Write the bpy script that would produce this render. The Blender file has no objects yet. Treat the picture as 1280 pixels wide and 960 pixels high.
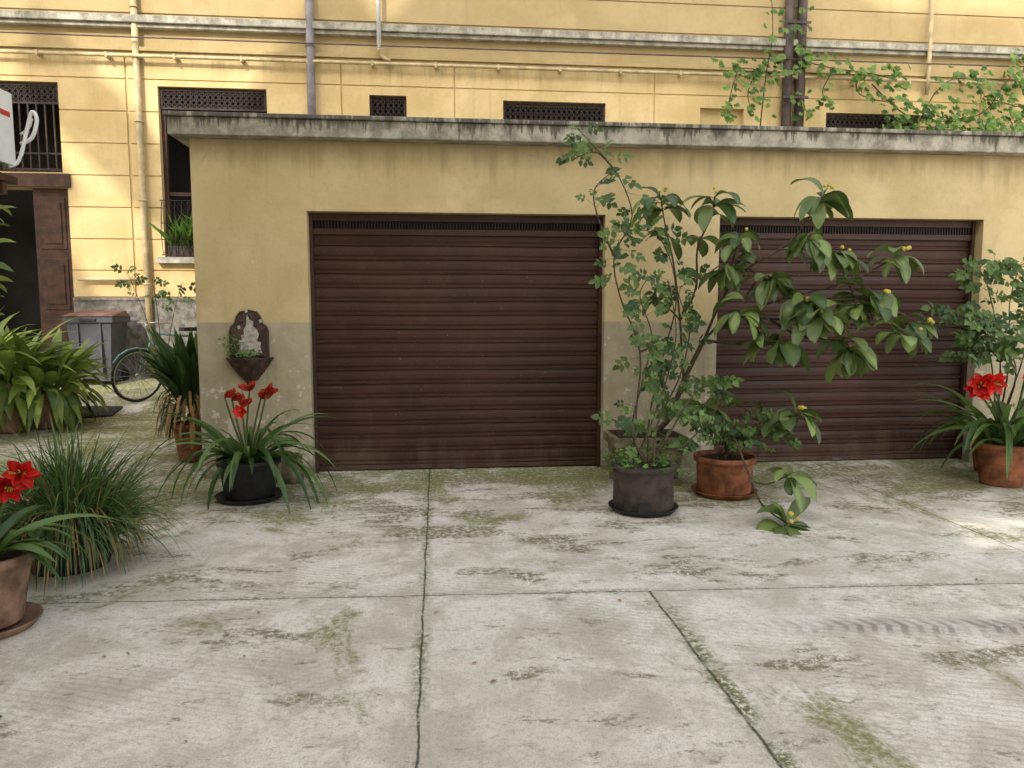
import bpy, math, random
from mathutils import Vector
random.seed(11)
R=random.random
def U(a,b): return a+(b-a)*R()
scene=bpy.context.scene
# ---------------------------------------------------------------- survey helpers (photo calibration -> world metres)
CH=1.5; TH=math.radians(5.7); PH=math.radians(5.7); F=931.0
def ray(u,v):
    a=(u-640)/F; b=(480-v)/F
    dh=math.cos(PH)+b*math.sin(PH); z=b*math.cos(PH)-math.sin(PH)
    return (a*math.cos(TH)+dh*math.sin(TH), -a*math.sin(TH)+dh*math.cos(TH), z)
def S(u,v,Y):
    x,y,z=ray(u,v); return Vector((Y*x/y,Y,CH+Y*z/y))
def G(u,v):
    x,y,z=ray(u,v); t=-CH/z if z<0 else 1e9
    if t*y>6.5: t=(CH+.455)/(.07*y-z)
    return Vector((t*x,t*y,CH+t*z))
def gz(y): return 0 if y<6.5 else (.07*(min(y,12.5)-6.5))
# ---------------------------------------------------------------- material helper
class N:
    def __init__(s,name,rough=.85,spec=.3,metal=0):
        s.m=bpy.data.materials.new(name); s.m.use_nodes=True; s.t=s.m.node_tree
        s.b=s.t.nodes['Principled BSDF']; s.b.inputs['Roughness'].default_value=rough
        s.b.inputs['Specular IOR Level'].default_value=spec; s.b.inputs['Metallic'].default_value=metal
        tc=s.t.nodes.new('ShaderNodeTexCoord'); s.o=tc.outputs['Object']
        sp=s.t.nodes.new('ShaderNodeSeparateXYZ'); s.t.links.new(s.o,sp.inputs[0]); s.x,s.y,s.z=sp.outputs
    def put(s,sock,v):
        if hasattr(v,'is_output'): s.t.links.new(v,sock)
        else:
            if isinstance(v,tuple) and len(v)==3 and sock.type=='RGBA': v=v+(1,)
            sock.default_value=v
    def map(s,sc,loc=(0,0,0)):
        n=s.t.nodes.new('ShaderNodeMapping'); s.t.links.new(s.o,n.inputs[0]); n.inputs['Scale'].default_value=sc; n.inputs['Location'].default_value=loc; return n.outputs[0]
    def noise(s,scale,detail=5,rough=.6,vec=None,dist=0):
        n=s.t.nodes.new('ShaderNodeTexNoise'); s.t.links.new(vec or s.o,n.inputs['Vector'])
        n.inputs['Scale'].default_value=scale; n.inputs['Detail'].default_value=detail; n.inputs['Roughness'].default_value=rough; n.inputs['Distortion'].default_value=dist
        return n.outputs[0]
    def voro(s,scale,vec=None,feat='F1'):
        n=s.t.nodes.new('ShaderNodeTexVoronoi'); n.feature=feat; s.t.links.new(vec or s.o,n.inputs['Vector']); n.inputs['Scale'].default_value=scale; return n.outputs[0]
    def rng(s,v,a,b,c=0.,d=1.):
        n=s.t.nodes.new('ShaderNodeMapRange'); n.interpolation_type='SMOOTHSTEP'
        s.put(n.inputs[0],v)
        for i,k in enumerate((a,b,c,d)): n.inputs[i+1].default_value=k
        return n.outputs[0]
    def math(s,op,a,b=0.):
        n=s.t.nodes.new('ShaderNodeMath'); n.operation=op; s.put(n.inputs[0],a); s.put(n.inputs[1],b); return n.outputs[0]
    def mul(s,*a):
        r=a[0]
        for k in a[1:]: r=s.math('MULTIPLY',r,k)
        return r
    def mix(s,f,a,b,bl='MIX'):
        n=s.t.nodes.new('ShaderNodeMix'); n.data_type='RGBA'; n.blend_type=bl; s.put(n.inputs[0],f); s.put(n.inputs[6],a); s.put(n.inputs[7],b); return n.outputs[2]
    def col(s,c): s.put(s.b.inputs['Base Color'],c); return s
    def bump(s,h,st=.3,d=.02):
        n=s.t.nodes.new('ShaderNodeBump'); n.inputs['Strength'].default_value=st; n.inputs['Distance'].default_value=d; s.t.links.new(h,n.inputs['Height']); s.t.links.new(n.outputs[0],s.b.inputs['Normal']); return s
def simple(name,c,rough=.7,var=.35,scale=8,spec=.3,metal=0,bump=.15):
    n=N(name,rough,spec,metal); f=n.noise(scale,4)
    d=tuple(k*(1-var) for k in c); l=tuple(min(1,k*(1+var*.6)) for k in c)
    n.col(n.mix(n.rng(f,.3,.7),d,l)); n.bump(n.noise(scale*8,1),bump,.01); return n.m
# ---- ground
def ground_mat():
    n=N('courtyard_concrete',.9,.2)
    big=n.noise(.55,2,.6); mid=n.noise(2.3,6,.72,dist=.4); fine=n.noise(34,4,.78); gr=n.noise(150,1,.5)
    c=n.mix(n.rng(mid,.36,.62),(.54,.505,.425),(.80,.765,.685))
    c=n.mix(n.mul(n.rng(big,.45,.7),.45),c,(.48,.445,.365))
    c=n.mix(n.mul(n.rng(fine,.47,.68),.5),c,(.35,.32,.26))
    c=n.mix(n.mul(n.rng(gr,.50,.72),.40),c,(.25,.225,.18))
    pat=n.noise(1.45,6,.74,n.map((.75,1.7,1),(3.3,1.7,0)),.3)
    near=n.rng(n.y,3.4,6.6,0,.10)
    pm=n.rng(n.math('ADD',pat,near),.545,.64); spk=n.rng(n.noise(24,5,.82),.41,.54)
    c=n.mix(n.mul(pm,spk,.85),c,(.14,.13,.055))
    pat2=n.noise(5.5,5,.75,n.map((.7,1.6,1),(7.3,2.7,0)),.2)
    c=n.mix(n.mul(n.rng(pat2,.60,.66),spk,.7),c,(.17,.155,.09))
    rows=n.math('SINE',n.mul(n.math('ADD',n.math('ADD',n.y,n.mul(n.x,.35)),n.mul(mid,.12)),150.))
    rm=n.mul(n.rng(rows,.1,.9),n.rng(n.math('SUBTRACT',1.,big),.5,.6))
    c=n.mix(n.mul(rm,.2),c,(.22,.2,.15))
    ms=n.noise(1.1,6,.78,n.map((1.1,.8,1),(9.2,4.1,0)),.5)
    mm=n.rng(n.math('ADD',ms,n.rng(n.y,4.2,6.8,0,.16)),.555,.69)
    c=n.mix(n.mul(mm,n.rng(fine,.36,.56,.25,.9)),c,(.20,.21,.065))
    sc=n.rng(n.noise(3,4,.6,n.map((14,1.2,1)),.2),.62,.68)
    c=n.mix(n.mul(sc,.3),c,(.84,.81,.75))
    br=n.noise(3.5,5,.7)
    wob=n.mul(n.math('SUBTRACT',br,.5),.035)
    def joint(expr,w,soft): return n.rng(n.math('ABSOLUTE',n.math('ADD',expr,wob)),w,w+soft,1,0)
    vis=n.rng(n.noise(9,4,.75),.36,.5,.35,1)
    ax1=n.math('ADD',n.x,.085)
    j1=n.mul(joint(ax1,.002,.006),vis)
    yl=n.math('ADD',n.y,n.mul(n.x,.045))
    j2=n.mul(joint(n.math('SUBTRACT',yl,3.82),.0015,.006),vis)
    fore=n.math('LESS_THAN',n.y,3.77)
    j3=n.mul(joint(n.math('SUBTRACT',n.x,1.115),.002,.009),fore,vis)
    j4=n.mul(joint(n.math('SUBTRACT',n.x,3.62),.001,.007),n.math('GREATER_THAN',n.y,3.65),vis)
    j5=n.mul(joint(n.math('SUBTRACT',yl,5.52),.0,.008),n.rng(mid,.42,.5),.6)
    j6=n.mul(joint(n.math('SUBTRACT',yl,8.6),.003,.012),.8)
    j=n.math('MAXIMUM',n.math('MAXIMUM',n.math('MAXIMUM',j1,j2),n.math('MAXIMUM',j3,j4)),n.math('MAXIMUM',j5,j6))
    jh=n.mul(n.rng(n.math('ABSOLUTE',n.math('ADD',n.math('SUBTRACT',n.x,1.14),wob)),.0,.09,1,0),fore)
    jh=n.math('MAXIMUM',jh,n.mul(n.rng(n.math('ABSOLUTE',ax1),.0,.06,1,0),.8))
    jh=n.math('MAXIMUM',jh,n.mul(n.rng(n.math('ABSOLUTE',n.math('SUBTRACT',yl,3.83)),.0,.05,1,0),.7))
    jh=n.mul(jh,n.rng(mid,.40,.58),n.rng(fine,.38,.54))
    c=n.mix(n.mul(jh,.95),c,(.12,.135,.04))
    c=n.mix(n.mul(j,.88),c,(.045,.045,.03))
    ad=n.math('ABSOLUTE',n.math('ADD',n.math('SUBTRACT',n.math('ADD',n.y,n.mul(n.x,.10)),3.42),n.mul(n.math('SUBTRACT',big,.5),.15)))
    band=n.mul(n.rng(ad,.05,.13,1,0),n.rng(n.x,1.3,2.0),n.rng(n.x,3.4,4.4,1,0))
    st=n.rng(n.math('SINE',n.math('ADD',n.math('ADD',n.mul(n.x,88),n.mul(ad,40)),n.mul(mid,5.))),-.4,.8,.3,1)
    c=n.mix(n.mul(band,st,n.rng(br,.35,.6,.25,.8)),c,(.22,.195,.18))
    n.col(c)
    n.bump(n.math('ADD',n.mul(fine,.6),n.mul(gr,.5)),.5,.012); return n.m
def wall_mat(name,base,lightc,dado=None,topstain=None):
    n=N(name,.92,.15)
    m=n.noise(1.3,5,.65,dist=.3); f=n.noise(22,3,.7)
    c=n.mix(n.rng(m,.3,.7),base,lightc)
    c=n.mix(n.mul(n.rng(f,.5,.75),.22),c,tuple(k*.65 for k in base))
    st=n.noise(1,6,.7,n.map((7,7,.45)))
    c=n.mix(n.mul(n.rng(st,.52,.75),.32),c,tuple(k*.62 for k in base))
    c=n.mix(n.mul(n.rng(n.noise(.9,5,.7,n.map((1,1,1),(5,3,2))),.5,.62),.4),c,tuple(min(1,k*1.10+.03) for k in lightc))
    cr=n.voro(1.1,n.map((1,1,1),(.3,.2,.7)),'DISTANCE_TO_EDGE')
    cr2=n.mul(n.rng(n.math('ADD',cr,n.mul(n.math('SUBTRACT',f,.5),.02)),.0,.004,1,0),n.rng(m,.54,.6))
    c=n.mix(n.mul(cr2,.3),c,tuple(k*.45 for k in base))
    if dado:
        z=n.math('ADD',n.z,n.mul(n.math('SUBTRACT',f,.5),.012))
        dm=n.rng(z,dado[0]-.004,dado[0]+.004,1,0)
        dc=n.mix(n.rng(n.noise(3,5,.7),.35,.65),dado[1],dado[2])
        dc=n.mix(n.mul(n.rng(st,.5,.7),.35),dc,tuple(k*.55 for k in dado[1]))
        pe=n.rng(n.math('ADD',n.noise(7,6,.75),n.rng(n.z,0,1.0,.12,0)),.61,.64)
        dc=n.mix(n.mul(pe,.8),dc,(.62,.58,.49))
        dc=n.mix(n.mul(n.rng(n.math('ADD',n.noise(4,5,.7),n.rng(n.z,0,.40,.3,0)),.6,.8),.75),dc,(.14,.13,.07))
        c=n.mix(dm,c,dc)
    if topstain:
        t=n.rng(n.math('ADD',n.z,n.mul(n.math('SUBTRACT',st,.5),.6)),topstain-.28,topstain+.02)
        c=n.mix(n.mul(t,.45),c,(.20,.16,.09))
    n.col(c); n.bump(n.math('ADD',n.mul(m,.5),f),.25,.012); return n.m
def fascia_mat(name,zt,zb,amt=1.0):
    n=N(name,.95,.1)
    c=n.mix(n.rng(n.noise(5,5,.7),.35,.65),(.25,.235,.19),(.48,.455,.38))
    st=n.noise(1,6,.75,n.map((9,9,1.2),(4,0,0))); gr=n.rng(n.z,zb,zt,-.10,.07)
    s=n.rng(n.math('ADD',st,gr),.50,.60)
    c=n.mix(n.mul(s,.8*amt),c,(.065,.063,.05))
    s2=n.rng(n.noise(2.2,5,.7),.52,.66); c=n.mix(n.mul(s2,.5*amt),c,(.13,.13,.095))
    n.col(c); n.bump(n.noise(30,4,.7),.5,.015); return n.m
def leaf_mat(name,dark,light,rough=.42,tr=.22,scale=14):
    n=N(name,rough,.45)
    at=n.t.nodes.new('ShaderNodeAttribute'); at.attribute_name='lv'
    f=n.math('ADD',at.outputs['Fac'],n.mul(n.math('SUBTRACT',n.noise(scale,1),.5),.4))
    c=n.mix(n.rng(f,.0,.85),dark,light); c=n.mix(n.rng(f,.93,1.1),c,tuple(min(1,k*1.7) for k in light))
    n.col(c)
    tl=n.t.nodes.new('ShaderNodeBsdfTranslucent'); n.put(tl.inputs[0],n.mix(.5,c,(light[0]*1.8,light[1]*1.8,light[2])))
    ms=n.t.nodes.new('ShaderNodeMixShader'); ms.inputs[0].default_value=tr
    out=n.t.nodes['Material Output']
    n.t.links.new(n.b.outputs[0],ms.inputs[1]); n.t.links.new(tl.outputs[0],ms.inputs[2]); n.t.links.new(ms.outputs[0],out.inputs[0])
    return n.m
def shutter_mat():
    n=N('brown_shutter_paint',.5,.3)
    m=n.noise(2,5,.7); st=n.noise(1,5,.7,n.map((5,5,1)))
    c=n.mix(n.rng(m,.3,.7),(.046,.020,.014),(.068,.032,.023))
    c=n.mix(n.mul(n.rng(n.noise(1,6,.75,n.map((2,2,14))),.55,.75),.4),c,(.12,.075,.058))
    c=n.mix(n.mul(n.rng(n.math('ADD',st,n.rng(n.z,0,.5,.25,0)),.6,.85),.4),c,(.14,.11,.08))
    c=n.mix(n.rng(n.noise(60,2,.8),.71,.75),c,(.3,.26,.2))
    n.col(c); n.put(n.b.inputs['Roughness'],n.rng(m,.3,.7,.42,.62)); n.bump(n.noise(9,3),.15,.01); return n.m
M={}
M['ground']=ground_mat()
M['gwall']=wall_mat('garage_plaster',(.50,.395,.205),(.60,.485,.275),(1.39,(.36,.315,.215),(.44,.385,.275)),2.94)
M['bwall']=wall_mat('apartment_plaster',(.55,.41,.19),(.66,.51,.27),None,5.45)
M['plinth']=simple('plinth_render',(.20,.185,.165),.95,.5,9,bump=.6)
M['fascia']=fascia_mat('lichen_concrete',3.12,2.94)
M['cornice']=fascia_mat('cornice_stone',6.0,5.8,.35)
M['shutter']=shutter_mat()
M['steel']=simple('worn_steel',(.12,.11,.10),.5,.4,20,metal=.5)
M['dark']=simple('dark_interior',(.02,.018,.016),.9,.3,3)
M['mat']=simple('rubber_mat',(.05,.045,.045),.9,.4,30,bump=.8)
M['iron']=simple('iron_grille',(.035,.022,.018),.6,.4,20)
M['wood']=simple('brown_wood',(.065,.03,.02),.55,.45,6)
M['pipeY']=simple('painted_pipe',(.50,.40,.23),.6,.3,6)
M['pipeG']=simple('grey_pipe',(.25,.23,.24),.5,.3,4)
M['pipeD']=simple('rust_pipe',(.10,.075,.07),.6,.4,5)
M['terra']=simple('terracotta',(.27,.105,.052),.85,.55,9,bump=.3)
M['terra2']=simple('old_terracotta',(.25,.155,.105),.9,.55,8,bump=.3)
M['black']=simple('black_plastic',(.022,.022,.024),.5,.4,12)
M['rustpot']=simple('rusty_tin_pot',(.075,.06,.052),.7,.5,8)
M['stone']=simple('mossy_stone',(.19,.17,.11),.95,.55,10,bump=.7)
M['soil']=simple('soil',(.06,.04,.025),1,.5,40,bump=1)
M['bark']=simple('bark',(.10,.075,.05),.9,.5,30,bump=.6)
M['stem']=simple('green_stem',(.10,.13,.045),.6,.3,20)
M['dry']=leaf_mat('dry_straw',(.20,.11,.045),(.42,.27,.12),.8,.15)
M['red']=leaf_mat('red_petal',(.38,.008,.006),(.66,.02,.012),.5,.25)
M['orange']=leaf_mat('salmon_petal',(.38,.025,.02),(.56,.08,.05),.5,.25)
M['yellow']=simple('yellow_fruit',(.50,.42,.07),.5,.25,30)
M['loquat']=leaf_mat('loquat_leaf',(.028,.065,.020),(.135,.185,.055),.36,.2)
M['rose']=leaf_mat('rose_leaf',(.028,.070,.020),(.115,.19,.05),.5,.25)
M['strap']=leaf_mat('strap_leaf',(.025,.065,.018),(.12,.20,.055),.38,.2)
M['grass']=leaf_mat('grass_leaf',(.02,.055,.018),(.11,.18,.055),.5,.2)
M['aspid']=leaf_mat('aspidistra_leaf',(.010,.033,.010),(.045,.10,.027),.35,.15)
M['clivia']=leaf_mat('clivia_leaf',(.035,.09,.02),(.22,.29,.065),.38,.25)
M['vine']=leaf_mat('vine_leaf',(.045,.11,.022),(.16,.26,.06),.5,.35)
M['herb']=leaf_mat('herb_leaf',(.04,.11,.02),(.16,.30,.06),.5,.35)
M['white']=simple('white_enamel',(.72,.73,.72),.45,.08,6)
M['binG']=simple('bin_plastic',(.085,.09,.105),.5,.25,5)
M['binL']=simple('bin_lid_board',(.16,.09,.07),.7,.4,8)
M['tyre']=simple('tyre_rubber',(.02,.02,.02),.8,.3,20)
M['bikeB']=simple('bike_paint',(.22,.36,.38),.4,.2,10)
M['chrome']=simple('bike_metal',(.5,.5,.5),.3,.2,20,metal=.9)
M['redp']=simple('red_label',(.5,.03,.02),.5,.1,9)
M['peel']=simple('flaking_limewash',(.50,.47,.41),.9,.4,30,bump=.8)
M['iron2']=simple('rusty_cast_iron',(.075,.045,.035),.7,.55,18,bump=.5)
# ---------------------------------------------------------------- mesh builder
class B:
    def __init__(s): s.v=[];s.f=[];s.mi=[];s.lv=[];s.sm=[];s.mats=[]
    def mid(s,k):
        if k not in s.mats: s.mats.append(k)
        return s.mats.index(k)
    def add(s,vs,fs,mat,lv=.5,smooth=False):
        o=len(s.v); s.v+= [tuple(p) for p in vs]; s.lv+=(lv if isinstance(lv,list) else [lv]*len(vs)); k=s.mid(mat)
        for f in fs: s.f.append(tuple(i+o for i in f)); s.mi.append(k); s.sm.append(smooth)
    def box(s,x0,x1,y0,y1,z0,z1,mat):
        vs=[(x,y,z) for z in (z0,z1) for y in (y0,y1) for x in (x0,x1)]
        s.add(vs,[(0,2,3,1),(4,5,7,6),(0,1,5,4),(2,6,7,3),(0,4,6,2),(1,3,7,5)],mat)
    def obox(s,c,ex,ey,ez,mat):
        c=Vector(c); vs=[c+ex*i+ey*j+ez*k for k in (-1,1) for j in (-1,1) for i in (-1,1)]
        s.add(vs,[(0,2,3,1),(4,5,7,6),(0,1,5,4),(2,6,7,3),(0,4,6,2),(1,3,7,5)],mat)
    def prism(s,pts,y0,y1,mat):
        n=len(pts); vs=[(x,y0,z) for x,z in pts]+[(x,y1,z) for x,z in pts]
        s.add(vs,[tuple(range(n)),tuple(range(2*n-1,n-1,-1))]+[(i,i+n,(i+1)%n+n,(i+1)%n) for i in range(n)],mat)
    def wall(s,x0,x1,z0,z1,y0,y1,ops,mat):
        xs=sorted({x0,x1}|{min(max(o[i],x0),x1) for o in ops for i in (0,1)}); zs=sorted({z0,z1}|{min(max(o[i],z0),z1) for o in ops for i in (2,3)})
        for a,b_ in zip(xs,xs[1:]):
            run=None
            for c,d in zip(zs,zs[1:]):
                mx=(a+b_)/2; mz=(c+d)/2
                hole=any(o[0]<mx<o[1] and o[2]<mz<o[3] for o in ops)
                if hole:
                    if run: s.box(a,b_,y0,y1,run[0],run[1],mat); run=None
                else: run=(run[0],d) if run else (c,d)
            if run: s.box(a,b_,y0,y1,run[0],run[1],mat)
    def tube(s,pts,r0,r1=None,mat='bark',n=6,sub=4):
        if r1 is None: r1=r0
        pts=cat(pts,sub) if len(pts)>2 and sub>1 else [Vector(p) for p in pts]
        vs=[];fs=[];m=len(pts)
        for i,p in enumerate(pts):
            d=(pts[min(i+1,m-1)]-pts[max(i-1,0)]).normalized()
            a=d.cross(Vector((.31,.2,.93)));  a=a.normalized() if a.length>.05 else d.cross(Vector((1,0,0))).normalized()
            c=d.cross(a); r=r0+(r1-r0)*i/(m-1)
            for k in range(n):
                t=2*math.pi*k/n; vs.append(p+a*(r*math.cos(t))+c*(r*math.sin(t)))
        for i in range(m-1):
            for k in range(n): fs.append((i*n+k,i*n+(k+1)%n,(i+1)*n+(k+1)%n,(i+1)*n+k))
        fs.append(tuple(range(n-1,-1,-1))); fs.append(tuple(range((m-1)*n,m*n)))
        s.add(vs,fs,mat,R(),True); return pts
    def lathe(s,c,prof,mat,n=28,smooth=True):
        vs=[];fs=[]
        for r,z in prof:
            for k in range(n):
                t=2*math.pi*k/n; vs.append((c[0]+r*math.cos(t),c[1]+r*math.sin(t),c[2]+z))
        for i in range(len(prof)-1):
            for k in range(n): fs.append((i*n+k,i*n+(k+1)%n,(i+1)*n+(k+1)%n,(i+1)*n+k))
        s.add(vs,fs,mat,.5,smooth)
    def ring(s,c,ax,Rr,r,mat,n=32,m=6):
        c=Vector(c); ax=Vector(ax).normalized(); a=ax.cross(Vector((0,0,1)))
        a=a.normalized() if a.length>.05 else Vector((1,0,0)); b_=ax.cross(a); vs=[];fs=[]
        for i in range(n):
            t=2*math.pi*i/n; rd=a*math.cos(t)+b_*math.sin(t)
            for k in range(m):
                q=2*math.pi*k/m; vs.append(c+rd*(Rr+r*math.cos(q))+ax*(r*math.sin(q)))
        for i in range(n):
            for k in range(m): fs.append((i*m+k,((i+1)%n)*m+k,((i+1)%n)*m+(k+1)%m,i*m+(k+1)%m))
        s.add(vs,fs,mat,.5,True)
    def ball(s,c,r,mat):
        c=Vector(c); prof=[(max(.001,r*math.sin(math.pi*i/6)),-r*math.cos(math.pi*i/6)) for i in range(7)]
        s.lathe(c,prof,mat,8)
    def leaf(s,p,d,L,W,mat,droop=1.,n=5,fold=.25,shape='lance',lv=None,side=None,roll=.35,rib=.0):
        p=Vector(p); d=Vector(d).normalized()
        if side is None:
            side=d.cross(Vector((0,0,1)))
            if side.length<.12: side=Vector((U(-1,1),U(-1,1),0))
        side=side.normalized(); a=U(-roll,roll); side=(side*math.cos(a)+side.cross(d)*math.sin(a)+Vector((U(-.2,.2),U(-.2,.2),0))).normalized()
        vs=[];fs=[];lvs=[]
        if lv is None: lv=R()
        for i in range(n+1):
            t=i/n
            if shape=='strap': w=min(1,.55+t*3)*(1-t**4)
            elif shape=='ovate': w=math.sin(math.pi*min(1,t**.75*.97+.03))
            elif shape=='petio': w=.10 if t<.22 else math.sin(math.pi*((t-.2)/.8)**.8)
            elif shape=='loq': w=.12 if t<.06 else math.sin(math.pi*min(1,(t*.97))**1.25)**.85 if t<1 else 0
            else: w=math.sin(math.pi*min(1,(t*.96+.04)))**.8
            w=W*.5*max(w,.03); up=side.cross(d)
            vs+=[p-side*w+up*(fold*w),p.copy(),p+side*w+up*(fold*w)]; lvs+=[lv,lv+rib,lv]
            p=p+d*(L/n); d=(d+Vector((0,0,-droop/n))).normalized()
        for i in range(n):
            a=i*3; fs+=[(a,a+1,a+4,a+3),(a+1,a+2,a+5,a+4)]
        s.add(vs,fs,mat,lvs,n>3)
    def build(s,name,parent=None,bevel=0):
        me=bpy.data.meshes.new(name); me.from_pydata(s.v,[],s.f)
        for k in s.mats: me.materials.append(M[k])
        me.polygons.foreach_set('material_index',s.mi); me.polygons.foreach_set('use_smooth',s.sm)
        at=me.attributes.new('lv','FLOAT','POINT'); at.data.foreach_set('value',s.lv); me.update()
        o=bpy.data.objects.new(name,me); scene.collection.objects.link(o)
        if parent: o.parent=parent
        if bevel:
            bv=o.modifiers.new('bevel','BEVEL'); bv.width=bevel; bv.segments=2; bv.limit_method='ANGLE'
        return o
def cat(pts,k):
    P=[Vector(p) for p in pts]; out=[]
    for i in range(len(P)-1):
        p0=P[max(i-1,0)];p1=P[i];p2=P[i+1];p3=P[min(i+2,len(P)-1)]
        for j in range(k):
            t=j/k; out.append(.5*((2*p1)+(p2-p0)*t+(2*p0-5*p1+4*p2-p3)*t*t+(3*p1-p0-3*p2+p3)*t**3))
    out.append(P[-1]); return out
def empty(name):
    o=bpy.data.objects.new(name,None); scene.collection.objects.link(o); return o
def rdir(zl=-.3,zh=1):
    t=U(0,2*math.pi); z=U(zl,zh); return Vector((math.cos(t),math.sin(t),z)).normalized()
# ---------------------------------------------------------------- ground
b=B(); ys=[(-45,0),(6.5,0),(12.5,.42),(70,.42)]
vs=[(x,y,z) for y,z in ys for x in (-50,50)]
b.add(vs,[(2*i,2*i+1,2*i+3,2*i+2) for i in range(3)],'ground'); b.build('ground')
# ---------------------------------------------------------------- garage
gar=empty('garage_building')
D=[(-1.117,1.515),(2.578,5.165)]
b=B(); ops=[(x0,x1,-.3,2.35) for x0,x1 in D]
b.wall(-2.07,9.5,-.2,2.94,6.70,6.95,ops,'gwall')
b.box(-2.07,-1.85,6.95,12.40,-.2,2.94,'gwall'); b.box(9.3,9.5,6.95,12.40,-.2,2.94,'gwall'); b.build('walls',gar)
b=B(); b.box(-2.20,9.6,6.56,12.43,2.942,3.085,'fascia'); b.box(-2.225,9.62,6.535,12.43,3.087,3.122,'fascia'); b.build('roof_slab',gar,.008)
b=B(); b.box(-1.8,9.2,7.2,7.25,0,2.9,'dark'); b.build('interior',gar)
for di,(x0,x1) in enumerate(D):
    par=empty('garage_door' if di==0 else 'garage_door.001')
    b=B(); vs=[];fs=[]; p=.1245; prof=[]; z=.075
    cuts=[(0,0),(.008,-.014),(.020,-.015),(.027,.005),(.036,.004),(.05,-.003),(.09,-.005),(.118,.001)]
    while z<2.16:
        o=U(-.002,.002)
        for dz,dy in cuts: prof.append((z+dz,dy+o))
        z+=p
    nx=13
    for zz,dy in prof:
        for i in range(nx): vs.append((x0+.02+(x1-x0-.04)*i/(nx-1),6.86+dy+.003*math.sin(i*1.3+zz*3+di),zz+.0025*math.sin(i*.7+zz*5)))
    for r in range(len(prof)-1):
        for i in range(nx-1): fs.append((r*nx+i,r*nx+i+1,(r+1)*nx+i+1,(r+1)*nx+i))
    b.add(vs,fs,'shutter'); b.build('slats',par)
    b=B(); b.box(x0+.03,x1-.03,6.835,6.885,gz(6.86)+.012,.077,'shutter')
    cx=(x0+x1)/2; b.box(cx-.05,cx+.05,6.82,6.834,.035,.06,'steel'); b.build('bottom_bar',par,.004)
    b=B(); b.box(x0+.002,x0+.03,6.80,6.84,.0,2.345,'shutter'); b.box(x1-.03,x1-.002,6.80,6.84,.0,2.345,'shutter'); b.build('guide_rails',par,.003)
    b=B(); b.box(x0+.031,x1-.031,6.82,6.85,2.285,2.345,'shutter'); b.box(x0+.031,x1-.031,6.82,6.85,2.165,2.215,'shutter')
    b.box(x0+.031,x1-.031,6.865,6.885,2.17,2.345,'dark')
    x=x0+.05
    while x<x1-.05: b.box(x,x+.012,6.835,6.848,2.2152,2.2848,'iron'); x+=.027
    b.build('vent_panel',par)
    b=B(); b.box(x0+.01,x1-.01,6.74,6.92,-.02,.014,'steel'); b.build('threshold',par,.003)
# ---------------------------------------------------------------- apartment building behind
ap=empty('apartment_building')
WY=12.5
W1=(-4.30,-2.65,2.33,4.96); WL=(-7.6,-5.77,3.62,4.98); DR=(-7.6,-5.71,.3,3.39)
WA=(-1.05,-.46,4.55,4.92); WB=(1.10,2.80,4.3,4.89); WC=(6.62,8.33,4.3,4.84); NI=(4.41,5.17,4.3,4.86); WD=(10.6,12.3,4.3,4.84)
ops=[W1,WL,DR,WA,WB,WC,WD]
b=B(); b.wall(-14,18,.2,9.5,WY,WY+.3,ops+[NI],'bwall')
edges=[5.40]+[5.06-.49*k for k in range(8)]
for z1,z0 in zip(edges,edges[1:]):
    if z1<1.75: break
    z0=max(z0,1.70)
    for xa,xb in [(-14,-8.2),(-8.15,-4.78),(-4.74,-1.5),(-1.47,.3),(.32,3.6),(3.63,6.2),(6.23,9.4),(9.43,18)]:
        b.wall(xa,xb,z0+.009,z1-.009,WY-.022,WY+.004,ops+[NI],'bwall')
for z0,z1 in ((6.05,6.50),(6.52,6.98),(7.0,7.5)): b.wall(-14,18,z0,z1,WY-.022,WY+.004,[],'bwall')
b.build('walls',ap)
b=B(); b.wall(-14,18,.2,1.64,WY-.05,WY+.004,[DR],'plinth'); b.wall(-14,18,1.642,1.69,WY-.065,WY+.004,[DR],'plinth'); b.build('plinth',ap,.005)
b=B(); b.box(-14,18,WY-.16,WY+.002,5.86,5.97,'cornice'); b.box(-14,18,WY-.11,WY+.001,5.80,5.858,'cornice'); b.build('cornice',ap,.01)
b=B(); b.box(-14,18,WY-.10,WY+.002,5.46,5.52,'bwall'); b.box(-14,18,WY-.06,WY+.001,5.415,5.458,'bwall'); b.build('moulding',ap,.008)
b=B(); b.box(-14,18,WY+.9,WY+1,.2,9,'dark'); b.box(NI[0],NI[1],WY+.08,WY+.1,4.2,5,'bwall'); b.build('interior',ap)
def lattice(b,o,y,step=.085,t=.007,mat='iron'):
    x0,x1,z0,z1=o
    b.box(x0,x1,y-.02,y+.02,z0,z0+.03,mat); b.box(x0,x1,y-.02,y+.02,z1-.03,z1,mat)
    b.box(x0,x0+.03,y-.019,y+.019,z0+.03,z1-.03,mat); b.box(x1-.03,x1,y-.019,y+.019,z0+.03,z1-.03,mat)
    x=x0+.03
    h=(z1-z0-.06); nrow=max(1,round(h/step)); s=h/nrow
    while x<x1-.03:
        for r in range(nrow):
            zc=z0+.03+s*(r+.5); c=Vector((x+step/2,y,zc))
            for q in (1,-1):
                dv=Vector((step/2,0,q*s/2)); nn=Vector((-q*s/2,0,step/2)).normalized()*t
                b.obox(c,dv,Vector((0,.006,0)),nn,mat)
        b.box(x-.004,x+.004,y-.009,y+.009,z0+.03,z1-.03,mat); x+=step
b=B()
lattice(b,(W1[0]+.02,W1[1]-.02,4.63,4.94),WY+.05)
for o in (WA,WB,WC,WD): lattice(b,(o[0]+.01,o[1]-.01,o[3]-.36,o[3]-.01),WY+.05)
lattice(b,(WL[0],WL[1]-.02,4.66,4.96),WY+.05)
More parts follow.
